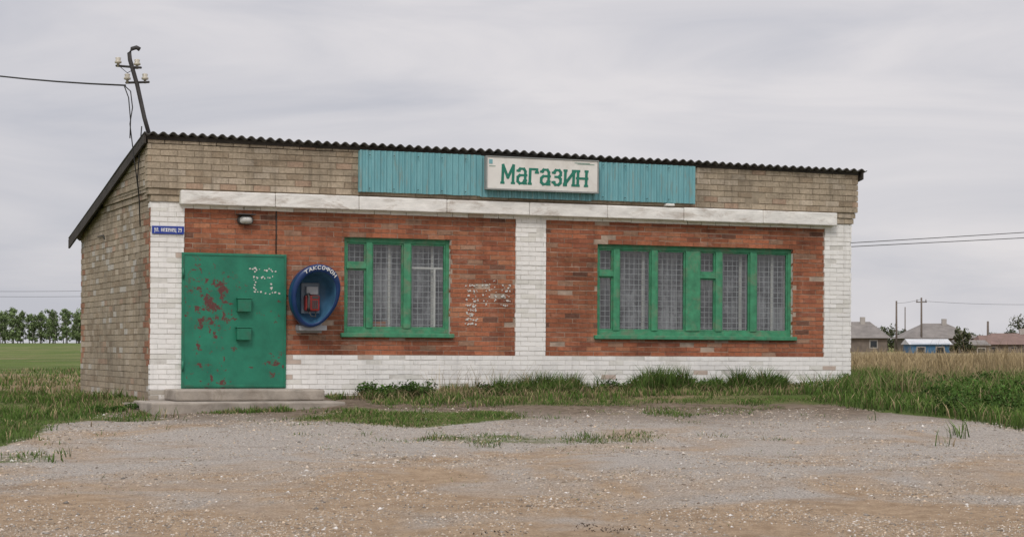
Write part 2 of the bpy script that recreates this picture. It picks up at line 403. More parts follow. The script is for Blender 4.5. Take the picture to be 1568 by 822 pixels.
def window(name,s0,s1,z0,z1,bars,panes,curt):
    fr=[(s0,s0+.06,.10,.19,z0,z1),(s1-.06,s1,.10,.19,z0,z1),(s0+.06,s1-.06,.10,.19,z1-.08,z1),(s0+.06,s1-.06,.10,.19,z0,z0+.11)]
    for a,b_ in bars: fr.append((a,b_,.085,.188,z0+.11,z1-.08))
    for (a,b_,q,r_) in panes: fr.append((a,b_,.09,.187,q,r_))
    boxes(name+'_frame',fr,green,B,.006)
    sash=[]; xs_=[s0+.06]+[v_ for bb_ in bars for v_ in bb_]+[s1-.06]
    for i in range(0,len(xs_),2):
        a,b_=xs_[i],xs_[i+1]; zb=[z0+.11,z1-.08]
        tz=[p for p in panes if p[0]<=a+.05 and p[1]>=b_-.05]
        cells=[(zb[0],zb[1])] if not tz else [(zb[0],tz[0][2]),(tz[0][3],zb[1])]
        w=.024
        for (c0,c1) in cells:
            sash+=[(a+.001,a+w,.115,.16,c0+.001,c1-.001),(b_-w,b_-.001,.115,.16,c0+.001,c1-.001),(a+w,b_-w,.115,.16,c0+.001,c0+w),(a+w,b_-w,.115,.16,c1-w,c1-.001)]
    boxes(name+'_sashes',sash,green,B,.004)
    boxes(name+'_sill',[(s0-.06,s1+.05,-.035,.10,z0-.035,z0+.03)],green,B,.008)
    mkmesh(name+'_glass',[(s0+.02,.14,z0+.02),(s1-.02,.14,z0+.02),(s1-.02,.14,z1-.02),(s0+.02,.14,z1-.02)],[(0,1,2,3)],gl,B)
    boxes(name+'_reveal',[(s0-.02,s0+.0005,.05,.6,z0,z1),(s1-.0005,s1+.02,.05,.6,z0,z1),(s0,s1,.31,.6,z0-.03,z0),(s0,s1,.31,.6,z1,z1+.03)],whitewood,B)
    g=St(); r=.0055; a=s0+.05
    while a<s1-.04: tube(g,[(a,.215,z0+.02),(a,.215,z1-.02)],r,4); a+=.088
    zz=z0+.08
    while zz<z1-.05: tube(g,[(s0+.02,.215,zz),(s1-.02,.215,zz)],r,4); zz+=.088
    g.make(name+'_grille',grillem,B,False)
    boxes(name+'_inner_frame',[(c0,c1,.25,.28,z0,z1) for c0,c1 in curt]+[(s0,s1,.249,.28,z1-.1,z1)],whitewood,B)
    V=[];F=[]; n=int((s1-s0)/.025)
    for i in range(n+1):
        s=s0+(s1-s0)*i/n; y=.40+.03*math.sin(s*38+2*math.sin(s*5))
        V+=[(s,y,z0),(s,y,z1)]
    for i in range(n): F.append((2*i,2*i+2,2*i+3,2*i+1))
    mkmesh(name+'_curtain',V,F,cur,B,smooth=True)
k1=.01086; f1=lambda p:3.051+(p-527)*k1
window('left_window',3.051,4.821,.961,2.491,[(f1(562),f1(571)),(f1(619),f1(630))],[(3.051+.06,f1(562),2.0,2.09)],[(f1(600),f1(604)),(f1(667),f1(671))])
boxes('left_window_vent',[(f1(634),f1(682),.165,.18,2.02,2.05),(f1(668),f1(671),.165,.18,1.1,2.02)],whitewood,B)
boxes('left_window_goods',[(f1(575),f1(600),.29,.33,1.0,1.18)],simple('cardboard_goods',(.40,.16,.07),.8,.2,8,.1),B,.01)
k2=.01227; f2=lambda p:7.392+(p-915)*k2
window('right_window',7.392,11.073,.961,2.491,[(f2(941),f2(950)),(f2(998),f2(1007)),(f2(1050),f2(1072)),(f2(1096),f2(1106)),(f2(1150),f2(1160))],
   [(7.392+.06,f2(941),1.96,2.05),(f2(1072),f2(1096),1.96,2.05)],[(f2(990),f2(994)),(f2(1140),f2(1144)),(f2(1190),f2(1194))])
# door
dm,nt,b=newmat('green_steel_door_paint'); v=objvec(nt)
c0=mixc(nt,ramp(nt,noi(nt,3,6,.6,v),[(.3,0),(.7,1)]),(.010,.14,.085),(.018,.225,.135))
def worn(s,z,r,k):
    d=node(nt,'ShaderNodeVectorMath',operation='DISTANCE'); nt.links.new(v,d.inputs[0]); d.inputs[1].default_value=(s,-.03,z)
    mr=node(nt,'ShaderNodeMapRange'); nt.links.new(d.outputs['Value'],mr.inputs[0]); mr.inputs[1].default_value=0; mr.inputs[2].default_value=r; mr.inputs[3].default_value=k; mr.inputs[4].default_value=0
    return mr.outputs[0]
rs=noi(nt,7.5,10,.74,v,.3)
for wv in (worn(.85,1.25,.75,.12),worn(1.05,1.65,.55,.09),worn(.95,.28,.5,.10),worn(2.0,.5,.4,.10),worn(1.9,1.35,.3,.07),worn(.6,2.0,.4,.05)): rs=math_(nt,'ADD',rs,wv)
c=mixc(nt,ramp(nt,rs,[(.635,0),(.645,1)]),c0,mixc(nt,noi(nt,30,3,.6,v),(.05,.02,.018),(.17,.05,.042)))
nt.links.new(c,b.inputs['Base Color']); b.inputs['Roughness'].default_value=.5
bump(nt,b,rs,.3,.01)
dm2=simple('green_lock_paint',(.014,.18,.105),.5,.25,6,.2,(.06,.07,.05),.5)
boxes('steel_door',[(.476,2.106,-.03,.03,.135,2.186)],dm,B,.006)
boxes('door_edges',[(.484,.515,-.038,-.031,.15,2.17),(2.07,2.10,-.038,-.031,.15,2.17),(.516,2.069,-.038,-.031,2.145,2.17),(.516,2.069,-.038,-.031,.15,.185)],dm2,B,.003)
boxes('door_lock_covers',[(1.32,1.53,-.13,-.031,1.30,1.49),(1.31,1.53,-.13,-.031,.87,1.05),(1.31,1.55,-.14,-.031,1.494,1.51),(1.30,1.55,-.14,-.031,1.054,1.07)],dm2,B,.006)
tubes('door_hinges',[([(.49,-.05,.4),(.49,-.05,.55)],.018),([(.49,-.05,1.8),(.49,-.05,1.95)],.018)],dm2,B)
# steps
con=simple('old_concrete',(.38,.335,.285),.95,.35,4,.8,(.16,.13,.10),.75)
st=St(); st.box(.22,2.5,-.80,.0,-.04,.128); st.box(-.25,2.66,-1.35,.0,-.40,-.044); st.box(.24,2.48,-.76,.0,-.39,-.03)
st.make('door_steps',con,B,False,.025)
boxes('side_footing',[(-.30,-.0,.3,5.6,-.5,-.09),(2.67,3.5,-.09,-.01,-.5,-.0),(-.01,12.2,-.03,-.01,-.5,-.04),(10.45,10.75,-.12,-.03,-.4,.10)],con,B,.02)
# paper residue
res=simple('paper_residue',(.62,.60,.56),.9,.15,20,.2)
rs_=St()
def flake(s,z,v_,sz):
    n=random.randint(5,7); i=len(rs_.V); a0=random.random()*6
    for q in range(n):
        an=a0+2*math.pi*q/n; r=sz*random.uniform(.4,1.1); rs_.V.append((s+r*1.2*math.cos(an),v_,z+r*math.sin(an)))
    rs_.F.append(tuple(range(i,i+n))); rs_.C.append((1,1,1))
for _ in range(90):
    z=random.uniform(1.08,1.76); z=.655+PP*(round((z-.655)/PP)+.45)+random.gauss(0,.012); flake(5.17+random.choice([-.08,-.03,.03,.08])+random.gauss(0,.015),z,.021-random.uniform(0,.003),random.uniform(.007,.022))
for _ in range(65):
    s=random.choice([5.42,5.47,5.6,5.72,5.78,5.84])+random.gauss(0,.025); z=random.uniform(1.42,1.78); z=.655+PP*(round((z-.655)/PP)+.45)+random.gauss(0,.012); flake(s,z,.021-random.uniform(0,.003),random.uniform(.006,.020))
def dash(a,b_,n,sz=.019):
    for i in range(n):
        t=i/(n-1)
        if random.random()<.85: flake(a[0]+(b_[0]-a[0])*t+random.gauss(0,.008),a[1]+(b_[1]-a[1])*t+random.gauss(0,.008),-.034-random.uniform(0,.002),sz*random.uniform(.6,1.2))
dash((1.53,1.96),(1.93,1.93),12); dash((1.60,1.96),(1.60,1.60),10); dash((1.87,1.85),(1.86,1.60),8); dash((1.60,1.60),(1.98,1.60),9); dash((1.62,1.83),(1.84,1.83),7)
rs_.make('poster_residue',res,B,False)
# bulkhead lamp
lm=simple('lamp_metal',(.06,.06,.06),.6,.2,8,.1); lg=simple('lamp_glass',(.55,.55,.52),.2,.1,8,0)
V=[];F=[]
for r_,(sc_,vv) in enumerate([(1,.03),(1,-.03),(.88,-.06),(.82,-.06),(.7,-.10),(.35,-.13)]):
    for q in range(16):
        an=2*math.pi*q/16; cx=math.copysign(abs(math.cos(an))**.6,math.cos(an)); cz=math.copysign(abs(math.sin(an))**.7,math.sin(an))
        V.append((1.455+.12*sc_*cx,vv,2.70+.07*sc_*cz))
for r_ in range(5):
    for q in range(16): F.append((r_*16+q,r_*16+(q+1)%16,(r_+1)*16+(q+1)%16,(r_+1)*16+q))
F.append(tuple(80+q for q in range(16)))
lo=mkmesh('wall_lamp',V,F,lm,B,smooth=True); lo.data.materials.append(lg)
for i,p in enumerate(lo.data.polygons):
    if i>=48: p.material_index=1
boxes('wall_lamp_hood',[(1.32,1.59,-.15,.03,2.775,2.79)],lm,B,.003)
bl=simple('blue_enamel',(.015,.045,.30),.4,.1,6,.05); wt=simple('white_lettering',(.8,.8,.8),.6,.05,6,0)
boxes('address_plate',[(.02,.505,-.022,-.008,2.455,2.575)],bl,B,.003)
letters('address_lettering','ул. Неженец 29',.41,.050,.0042,lambda x,y,d:(.055+x,-.0235-d,2.492+y),wt,B,gap=.55)
# turquoise corrugated fascia
tm,nt,b=newmat('turquoise_corrugated_sheet'); v=objvec(nt,(5,5,.7))
c=mixc(nt,ramp(nt,noi(nt,2,6,.7,v),[(.3,0),(.7,1)]),(.12,.32,.36),(.21,.45,.485))
c=mixc(nt,ramp(nt,noi(nt,3.1,7,.7,v),[(.54,0),(.68,.7)]),c,(.24,.24,.19))
nt.links.new(c,b.inputs['Base Color']); b.inputs['Roughness'].default_value=.6
V=[];F=[]
def sheet(a,b_,z0,z1,v0):
    i0=len(V); n=int((b_-a)/.0125)
    for i in range(n+1):
        s=a+(b_-a)*i/n; ph=(s/.1)%1
        w=0 if ph<.3 else (min((ph-.3)/.15,1) if ph<.75 else 1-min((ph-.75)/.2,1))
        y=v0-.028*w
        V.append((s,y,z0+.008*N(s*4,1)));V.append((s,y,z1))
    for i in range(n): F.append((i0+2*i,i0+2*i+2,i0+2*i+3,i0+2*i+1))
sheet(3.243,5.25,3.19,3.84,-.12); sheet(5.245,7.20,3.175,3.83,-.135); sheet(7.19,9.085,3.19,3.815,-.12)
fo=mkmesh('turquoise_fascia',V,F,tm,B); so=fo.modifiers.new('s','SOLIDIFY'); so.thickness=.004
boxes('fascia_rails',[(3.25,9.08,-.115,-.07,3.22,3.27),(3.25,9.08,-.115,-.07,3.74,3.79)],dk,B)
boxes('fascia_trim',[(3.235,3.26,-.15,-.07,3.185,3.83),(9.07,9.095,-.15,-.07,3.185,3.81)],tm,B,.003)
tubes('fascia_nails',[([(s,-.17,z),(s,-.14,z)],.007) for s in np.arange(3.4,9.0,.4) for z in (3.245,3.765) if not 5.3<s<7.3],dk,B,5)
# shop name sign
sg=simple('sign_white_enamel',(.76,.74,.70),.5,.08,3,.1,(.50,.45,.39),.5)
sgf=simple('sign_frame',(.30,.31,.30),.6,.2,8,.1)
gt=simple('sign_green_letters',(.015,.19,.13),.5,.25,12,.05)
boxes('name_sign_board',[(5.33,7.26,-.25,-.17,3.31,3.81)],sg,B,.006)
boxes('name_sign_rim',[(5.32,7.27,-.262,-.165,3.29,3.309),(5.32,7.27,-.262,-.165,3.811,3.826),(5.31,5.329,-.262,-.165,3.29,3.826),(7.261,7.276,-.262,-.165,3.29,3.826)],sgf,B)
letters('name_sign_lettering','Магазин',1.46,.235,.024,lambda x,y,d:(5.59+x,-.2525-d,3.405+y),gt,B,gap=.48,cap=1.2,slant=.04,serif=.020)
boxes('name_sign_logo',[(5.36,5.42,-.2535,-.2505,3.70,3.77)],tm,B); boxes('name_sign_smallprint',[(5.36,5.47,-.2535,-.2505,3.66,3.668),(6.85,7.12,-.2535,-.2505,3.765,3.772),(6.90,7.20,-.2535,-.2505,3.748,3.755)],gt,B)
wm=simple('cable_black',(.03,.03,.03),.7,.1,8,0)
tubes('wall_cable',[([(-.07,.35,4.1),(-.09,.4,3.7),(-.10,.5,3.3),(-.05,.6,3.0),(-.03,.62,2.6)],.01),([(1.95,.02,2.2),(1.95,.02,2.9)],.009),([(-.02,3.6,2.55),(-.02,3.7,2.62),(-.02,4.2,2.62)],.01)],wm,B)

# ---------------------------------------------------------------- payphone
T=empty('payphone_hood',(*loc2w(2.47,0.03),0),(0,0,TH)); T.location.z=-.014
pb=simple('payphone_blue_shell',(.009,.036,.13),.28,.2,5,.05); pi=simple('payphone_inner_blue',(.055,.15,.26),.4,.35,4,.05)
V=[];F=[];n=48
prof=[(.66,0.0),(.88,-.10),(.97,-.24),(1.0,-.38),(.99,-.44),(.96,-.462),(.83,-.468),(.81,-.455),(.80,-.33),(.75,-.20),(.60,-.12),(.2,-.10)]
for i_,(sc_,vv) in enumerate(prof):
    for q in range(n):
        an=2*math.pi*q/n; cx,cz=math.cos(an),math.sin(an)
        egg=1+.12*cz; rx=.385*egg; rz=.485
        zoff=cz*sc_*rz-(.03 if i_>=6 else 0)
        dv=-.16*zoff*(abs(vv)/.47)
        if cz<-.3: dv+=.10*(-cz-.3)*(abs(vv)/.47)
        V.append((cx*sc_*rx+.04*cz*sc_,vv+dv,1.55+zoff))
for r_ in range(len(prof)-1):
    for q in range(n): F.append((r_*n+q,r_*n+(q+1)%n,(r_+1)*n+(q+1)%n,(r_+1)*n+q))
F.append(tuple((len(prof)-1)*n+q for q in range(n)))
ho=mkmesh('hood_shell',V,F,pb,T,smooth=True); ho.data.materials.append(pi)
for i,p in enumerate(ho.data.polygons):
    if i//n>=7: p.material_index=1
def arc(x,y,d):
    an=R(126)-x/.52*R(82); r=.84+.10*y/.055; cz=math.sin(an); zo=cz*r*.485
    return (math.cos(an)*r*.385*(1+.12*cz)+.04*cz*r,-.473-.16*zo-d,1.55+zo)
letters('hood_lettering','ТАКСОФОН',.52,.055,.0065,arc,wt,T,gap=.5)
prd=simple('phone_red',(.30,.026,.022),.4,.2,8,.05)
gy_=simple('grey_steel',(.36,.37,.39),.5,.15,6,.1); gy2=simple('grey_back_panel',(.20,.24,.29),.5,.2,6,.1)
boxes('phone_back_plate',[(-.15,.15,-.16,-.10,1.28,1.76)],gy2,T,.02)
boxes('phone_body',[(-.115,.115,-.28,-.161,1.32,1.56)],prd,T,.02)
boxes('phone_top_display',[(-.09,.10,-.25,-.161,1.57,1.70)],gy_,T,.015)
boxes('phone_keypad',[(-.01+dx*.033,.015+dx*.033,-.292,-.281,1.36+dz*.033,1.385+dz*.033) for dx in range(3) for dz in range(4)]+[(-.01,.09,-.288,-.281,1.51,1.55)],lm,T)
tubes('phone_handset',[([(-.075,-.30,1.34),(-.08,-.33,1.38),(-.08,-.33,1.53),(-.075,-.30,1.58)],[.032,.022,.022,.032]),([(-.075,-.29,1.33),(-.04,-.33,1.24),(.04,-.30,1.23),(.06,-.23,1.30)],.009)],lm,T,8)
boxes('phone_bracket',[(-.20,.24,-.24,-.002,1.02,1.10),(-.19,.23,-.002,.02,.98,1.2)],gy_,T,.01)
tubes('phone_conduit',[([(-.2,-.0,1.5),(-.42,-.0,1.6),(-.44,.0,2.2)],.008)],wm,T)

# ---------------------------------------------------------------- roof mast
def px(p,q,d): return ((p-784)/3058*d,d,EYE+(530-q)/3058*d)
M=empty('insulator_mast')
rust=simple('mast_steel',(.05,.045,.045),.7,.3,8,.2)
D0=30.35
tubes('mast_pole',[([px(230,212,D0),px(221,180,D0),px(210,130,D0),px(199,92,D0),px(198,82,D0),px(202,75,D0),px(209,73,D0),px(214,76,D0)],.033),
   ([px(178,101,D0+.2),px(216,104,D0-.1)],.018),([px(193,127,D0+.2),px(228,126,D0-.1)],.018)],rust,M,8)
por=simple('porcelain',(.50,.46,.38),.3,.15,10,0)
ins=[]
for p,q in ((181,101),(210,104),(195,126),(222,126)):
    x,y,z=px(p,q,D0+(.15 if p<200 else 0))
    ins.append(([(x,y,z-.02),(x,y,z+.03),(x,y,z+.04),(x,y,z+.07),(x,y,z+.08),(x,y,z+.12),(x,y,z+.13)],[.02,.02,.052,.052,.035,.045,.02]))
tubes('insulators',ins,por,M,10)
def sag(a,b_,s,n=14):
    a,b_=Vector(a),Vector(b_); return [tuple(a.lerp(b_,i/n)-Vector((0,0,s*4*(i/n)*(1-i/n)))) for i in range(n+1)]
pole_far=px(-330,45,46)
tubes('service_wire',[(sag(px(192,131,D0),pole_far,.25),.014),([px(190,131,D0),px(200,140,D0),px(203,165,D0),px(199,190,D0),px(205,240,D0),px(213,300,D0)],.009),([px(190,131,D0),px(197,150,D0),px(200,185,D0),px(199,212,D0)],.009),
   ([px(181,100,D0+.15),px(195,112,D0),px(212,103,D0)],.006)],wm,M,5)
wood=simple('grey_pole_wood',(.16,.13,.11),.9,.3,5,.3)
def pole(x,y,h,name='utility_pole',arm=True,r=.12):
    z=gh(x,y,False)
    l=[([(x,y,z-.5),(x,y,z+h)],[r,r*.75])]
    if arm: l+=[([(x-.6,y,z+h-.5),(x+.6,y,z+h-.5)],r*.45),([(x-.5,y,z+h-.5),(x-.5,y,z+h-.2)],r*.4),([(x+.5,y,z+h-.5),(x+.5,y,z+h-.2)],r*.4)]
    return tubes(name,l,wood,None,6)
pole(pole_far[0],46,pole_far[2]-gh(pole_far[0],46,False)+.1,arm=False)
pole((1373-784)*.0719,220,5.6,arm=False,r=.13); pole((1417-784)*.0719,222,6.0,r=.13); pole((1533-784)*.0719,226,3.4,arm=False,r=.16); pole((1441-784)*.0719,240,5.2,arm=False,r=.08)
W=empty('overhead_lines')
tubes('wires',[(sag(px(1100,383,120),px(1750,344,130),.05),.022),(sag(px(1100,388,120),px(1750,355,130),.0),.022)],wm,W,4)
tubes('distant_wires',[(sag(px(-300,437,200),px(300,440,200),.5),.015),(sag(px(-300,444,200),px(300,449,200),.5),.015),
  (sag((42.3,220,5.5),(45.5,222,6.0),.1),.015),(sag((45.5,222,5.8),(70,222,6.0),.5),.015)],wm,W,4)

# ---------------------------------------------------------------- village
rg=simple('slate_roof',(.22,.20,.185),.95,.25,1,.3,(.12,.11,.10),.5); rb=simple('rusty_roof',(.20,.13,.11),.9,.25,1,.3)
wl=simple('village_wall_wood',(.19,.155,.13),.95,.3,1.5,.3); wl2=simple('village_wall_plaster',(.42,.39,.36),.95,.2,1,.3)
blu=simple('blue_boards',(.05,.16,.30),.8,.2,2,.2); wroof=simple('pale_sheet_roof',(.55,.56,.57),.6,.2,1,.1); pane=simple('dark_pane',(.03,.035,.04),.2,.1,1,0)
def house(name,x0,x1,y0,y1,ze,zr,wallm,roofm,hip=0.0,chim=True,ov=.4):
    zb=gh((x0+x1)/2,y0,False)-.5; H=empty(name)
    boxes('walls',[(x0,x1,y0,y1,zb,ze)],wallm,H)
    ym=(y0+y1)/2; hx=(x1-x0)*hip
    V=[(x0-ov,y0-ov,ze-.1),(x1+ov,y0-ov,ze-.1),(x1+ov,y1+ov,ze-.1),(x0-ov,y1+ov,ze-.1),(x0-ov+hx,ym,zr),(x1+ov-hx,ym,zr)]
    mkmesh('roof',V,[(0,1,5,4),(2,3,4,5),(1,2,5),(3,0,4),(3,2,1,0)],roofm,H)
    wn=[];n=max(2,int((x1-x0)/2.2))
    for i in range(n):
        c=x0+(i+.5)*(x1-x0)/n; wn.append((c-.35,c+.35,y0-.04,y0-.003,ze-1.1,ze-.4))
    boxes('windows',wn,pane,H); boxes('window_trim',[(a-.1,b_+.1,y0-.03,y0-.002,e-.1,f+.1) for a,b_,c,d,e,f in wn],wl2,H)
    if chim: boxes('chimney',[(x0+(x1-x0)*.6,x0+(x1-x0)*.6+.5,ym-.6,ym-.1,zr-.6,zr+.5)],wl2,H)
house('village_house',34.5,40.4,215,222,1.75,3.45,wl,rg,.28)
house('village_house',44.0,51.6,222,230,1.75,3.35,wl,rg,.38)
house('village_house',52.2,58,216,223,1.35,2.2,wl,rb,.15)
house('village_house',48.4,52.4,205,210,1.05,1.9,wl,rb,.1,False)
house('village_shed',39.6,43.4,198,202,1.05,1.5,blu,wroof,.0,False,.25)
house('village_shed',45.0,48.0,201,206,.95,1.4,wl,rg,.0,False,.2)
for x in (62,72,85,98): house('village_house',x,x+7,220+random.uniform(-5,15),234,1.9,3.8,random.choice([wl,wl2]),random.choice([rg,rb]),.2)
fn=[]; x=43.8
while x<75:
    if random.random()<.93: fn.append((x,x+.16,203,203.05,-.3,.55+random.uniform(-.1,.1)))
    x+=.2
boxes('village_fence',fn,wl,None)

# ---------------------------------------------------------------- vegetation
leafm=attrmat('foliage',.8,30,0,.25)
def blades(name,P,h,w,col,lean=.35,top=1.5):
    n=len(P); az=rng.uniform(0,2*np.pi,n); la=rng.uniform(0,2*np.pi,n); l=rng.normal(lean,.2,n)*h
    d=np.stack([np.cos(az),np.sin(az),np.zeros(n)],1)*w[:,None]*.5
    ld=np.stack([np.cos(la)*l,np.sin(la)*l,np.zeros(n)],1); up=np.zeros((n,3)); up[:,2]=h
    b0=P-d;b1=P+d;m0=P+up*.55+ld*.3-d*.8;m1=P+up*.55+ld*.3+d*.8;t=P+up*.97+ld
    V=np.stack([b0,b1,m1,m0,t],1).reshape(-1,3); i=np.arange(n)*5
    F1=np.stack([i,i+1,i+2,i+3],1);F2=np.stack([i+3,i+2,i+4],1)
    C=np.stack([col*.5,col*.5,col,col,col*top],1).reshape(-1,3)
    return V,[F1,F2],np.clip(C,0,1)
def emit(name,parts):
    Vs=[];F4=[];F3=[];Cs=[];o=0
    for V,(a,b_),C in parts:
        Vs.append(V);F4.append(a+o);F3.append(b_+o);Cs.append(C);o+=len(V)
    return npmesh(name,np.concatenate(Vs),[np.concatenate(F4),np.concatenate(F3)],leafm,np.concatenate(Cs))
G1=np.array((.055,.11,.02)); G2=np.array((.12,.19,.04)); DR=np.array((.34,.265,.15))
def gcol(n,dry):
    t=rng.random((n,1)); c=G1*(1-t)+G2*t
    isd=rng.random(n)<dry; c[isd]=DR*rng.uniform(.6,1.15,(isd.sum(),1)); return c*rng.uniform(.75,1.15,(n,1))
def inside(x,y):
    s,v=w2loc(x,y); return (-.0<s<12.2 and -.02<v<5.9) or (-.25<s<2.66 and -1.35<v<0)
def ptsbox(n,x0,x1,y0,y1,f):
    out=[]
    while len(out)<n:
        x=random.uniform(x0,x1); y=random.uniform(y0,y1)
        if inside(x,y): continue
        if random.random()<f(x,y): out.append((x,y,gh(x,y)-.01))
    return np.array(out)
parts=[]
def strip(s0,s1,v0,v1,n,h,dry=.08,tint=1.0,lean=.3,cl=1.3):
    P=[];Hs=[]
    while len(P)<n:
        s=random.uniform(s0,s1); v=random.triangular(v0,v1,v1*.7+v0*.3); k=clamp(.5+1.5*N(s*cl,v*1.8,s0)+.6*N(s*4,v*4,2))
        if k<.15: continue
        e=min(1,(s-s0)/.25+.3,(s1-s)/.25+.3)
        x,y=loc2w(s,v); P.append((x,y,gh(x,y)-.01)); Hs.append(h*k*e*random.uniform(.5,1.15))
    P=np.array(P);Hs=np.array(Hs)
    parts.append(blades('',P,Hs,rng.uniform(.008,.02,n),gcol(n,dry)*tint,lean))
strip(2.7,3.4,-.6,-.05,400,.2,.35); strip(3.2,4.4,-.9,-.1,2000,.32,.08,.75,.5); strip(4.4,5.2,-.9,-.1,800,.20,.5)
strip(5.0,7.05,-1.1,-.1,3900,.38,.13,.8,.45); strip(7.15,10.7,-1.3,-.1,9000,.46,.09,.8,.45); strip(10.9,12.1,-1.0,-.1,1900,.30,.15,.85,.45); strip(3,12.2,-2.8,-.9,7000,.15,.36)
strip(12.15,13.6,-1.5,1.5,3000,.42,.15)
strip(-.6,2.6,-1.75,-1.36,900,.12,.3); strip(-1.2,-.3,-1.6,3,1500,.18,.3)
P=np.array([(*loc2w(random.uniform(4.3,6.2),random.uniform(-.7,-.1)),0) for _ in range(140)]); P[:,2]=[gh(a,b_) for a,b_ in P[:,:2]]
parts.append(blades('',P,rng.uniform(.2,.6,140),rng.uniform(.004,.009,140),DR*rng.uniform(.7,1.3,(140,1)),.5,1.2))
P=np.array([(*loc2w(random.uniform(3.0,12.2),random.uniform(-1.4,-.1)),0) for _ in range(2600)]); P[:,2]=[gh(a,b_) for a,b_ in P[:,:2]]
parts.append(blades('',P,rng.uniform(.05,.2,2600),rng.uniform(.006,.014,2600),DR*rng.uniform(.5,1.1,(2600,1)),1.2,1.1))
f=lambda x,y: clamp((gm(x,y)-.22+.6*N(x*1.5,y*1.5,1)))
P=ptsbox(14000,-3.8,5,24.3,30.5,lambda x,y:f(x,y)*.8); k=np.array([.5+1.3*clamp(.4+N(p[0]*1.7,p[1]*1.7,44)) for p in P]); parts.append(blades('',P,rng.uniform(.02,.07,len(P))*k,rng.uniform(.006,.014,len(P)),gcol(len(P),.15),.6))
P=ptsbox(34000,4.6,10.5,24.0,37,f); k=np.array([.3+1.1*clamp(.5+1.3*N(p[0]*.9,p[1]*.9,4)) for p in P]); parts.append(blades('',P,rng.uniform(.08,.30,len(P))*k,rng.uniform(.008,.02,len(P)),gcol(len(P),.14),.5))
P=ptsbox(7000,6,22,36,52,lambda x,y:clamp(.25+1.3*N(x*.3,y*.3,18))); parts.append(blades('',P,rng.uniform(.12,.32,len(P)),rng.uniform(.015,.03,len(P)),gcol(len(P),.3),.4))
P=ptsbox(20000,-10.5,-4.4,22.5,37,f); k=np.array([.3+1.1*clamp(.5+1.2*N(p[0]*.9,p[1]*.9,4)) for p in P]); parts.append(blades('',P,rng.uniform(.04,.15,len(P))*k,rng.uniform(.008,.018,len(P)),gcol(len(P),.15),.45))
P=ptsbox(12000,-25,-6,37,75,lambda x,y:clamp(.3+N(x*.3,y*.3,8)+.3)); parts.append(blades('',P,rng.uniform(.05,.18,len(P)),rng.uniform(.02,.04,len(P)),gcol(len(P),.35),.4))
P=ptsbox(350,-5,5,17.5,24.5,lambda x,y:clamp(N(x*.8,y*.8,12)-.2)); parts.append(blades('',P,rng.uniform(.015,.04,len(P)),rng.uniform(.006,.012,len(P)),gcol(len(P),.4),.7))
emit('grass',parts)
parts=[]
P=ptsbox(19000,5.5,34,38,95,lambda x,y:clamp(.55+1.0*N(x*.25,y*.25,3))*(x<y*.31)); n=len(P)
k=np.array([.4+.9*clamp(.5+1.2*N(p[0]*.35,p[1]*.35,6)) for p in P])
parts.append(blades('',P,rng.uniform(.2,.66,n)*k,rng.uniform(.014,.03,n),DR*rng.uniform(.6,1.3,(n,1)),.35,1.1))
P=ptsbox(3500,5.2,12,31,40,lambda x,y:clamp(.1+N(x*.6,y*.6,3)+.05*(y-31))); n=len(P); parts.append(blades('',P,rng.uniform(.2,.5,n),rng.uniform(.006,.012,n),DR*rng.uniform(.6,1.2,(n,1)),.5,1.1))
P=ptsbox(220,7.8,12,31,42,lambda x,y:clamp(.2+N(x*.6,y*.6,3))); n=len(P); parts.append(blades('',P,rng.uniform(.6,1.25,n),rng.uniform(.005,.009,n),DR*rng.uniform(.5,.9,(n,1)),.35,1))
P=ptsbox(900,-13,-6,35,50,lambda x,y:clamp(.2+N(x*.6,y*.6,3))); n=len(P); parts.append(blades('',P,rng.uniform(.1,.3,n),rng.uniform(.006,.012,n),DR*rng.uniform(.6,1.1,(n,1)),.3,1))
emit('dry_reeds',parts)
def leaves(C,rad,n,size,col):
    cs=np.asarray(C); u=rng.normal(size=(n,3)); u/=np.linalg.norm(u,axis=1)[:,None]; r=rng.random(n)**.45
    P=cs+u*r[:,None]*np.asarray(rad)
    a=rng.normal(size=(n,3)); a/=np.linalg.norm(a,axis=1)[:,None]; bb=np.cross(a,rng.normal(size=(n,3))); bb/=np.linalg.norm(bb,axis=1)[:,None]
    s=rng.uniform(.6,1.3,n)[:,None]*size
    V=np.stack([P-a*s,P+bb*s*.6,P+a*s,P-bb*s*.6],1).reshape(-1,3); i=np.arange(n)*4
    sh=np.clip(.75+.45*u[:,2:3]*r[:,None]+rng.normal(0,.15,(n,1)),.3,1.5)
    return V,np.stack([i,i+1,i+2,i+3],1),np.repeat(col*sh,4,axis=0)
def emitl(name,parts):
    Vs=[];Fs=[];Cs=[];o=0
    for V,F_,C in parts: Vs.append(V);Fs.append(F_+o);Cs.append(C);o+=len(V)
    return npmesh(name,np.concatenate(Vs),[np.concatenate(Fs)],leafm,np.clip(np.concatenate(Cs),0,1))
wp=[]
for (a,b_,n,h) in ((3.25,4.3,22,.2),(5.1,6.9,14,.17),(7.2,10.6,26,.22),(10.9,12.0,8,.14),(-.9,0,8,.1)):
    for _ in range(n):
        s=random.uniform(a,b_); v=random.uniform(-.8,-.15); x,y=loc2w(s,v); hh=h*random.uniform(.5,1.1)
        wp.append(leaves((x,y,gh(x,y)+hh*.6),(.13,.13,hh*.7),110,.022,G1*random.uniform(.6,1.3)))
for _ in range(70):
    x=random.uniform(5.3,10); y=random.uniform(27.5,36)
    if gm(x,y)>.8: hh=random.uniform(.12,.28); wp.append(leaves((x,y,gh(x,y)+hh*.6),(.25,.25,hh*.7),150,.025,G1*random.uniform(.6,1.3)))
emitl('weeds',wp)
bark=simple('birch_bark',(.35,.33,.30),.9,.3,1,.2)
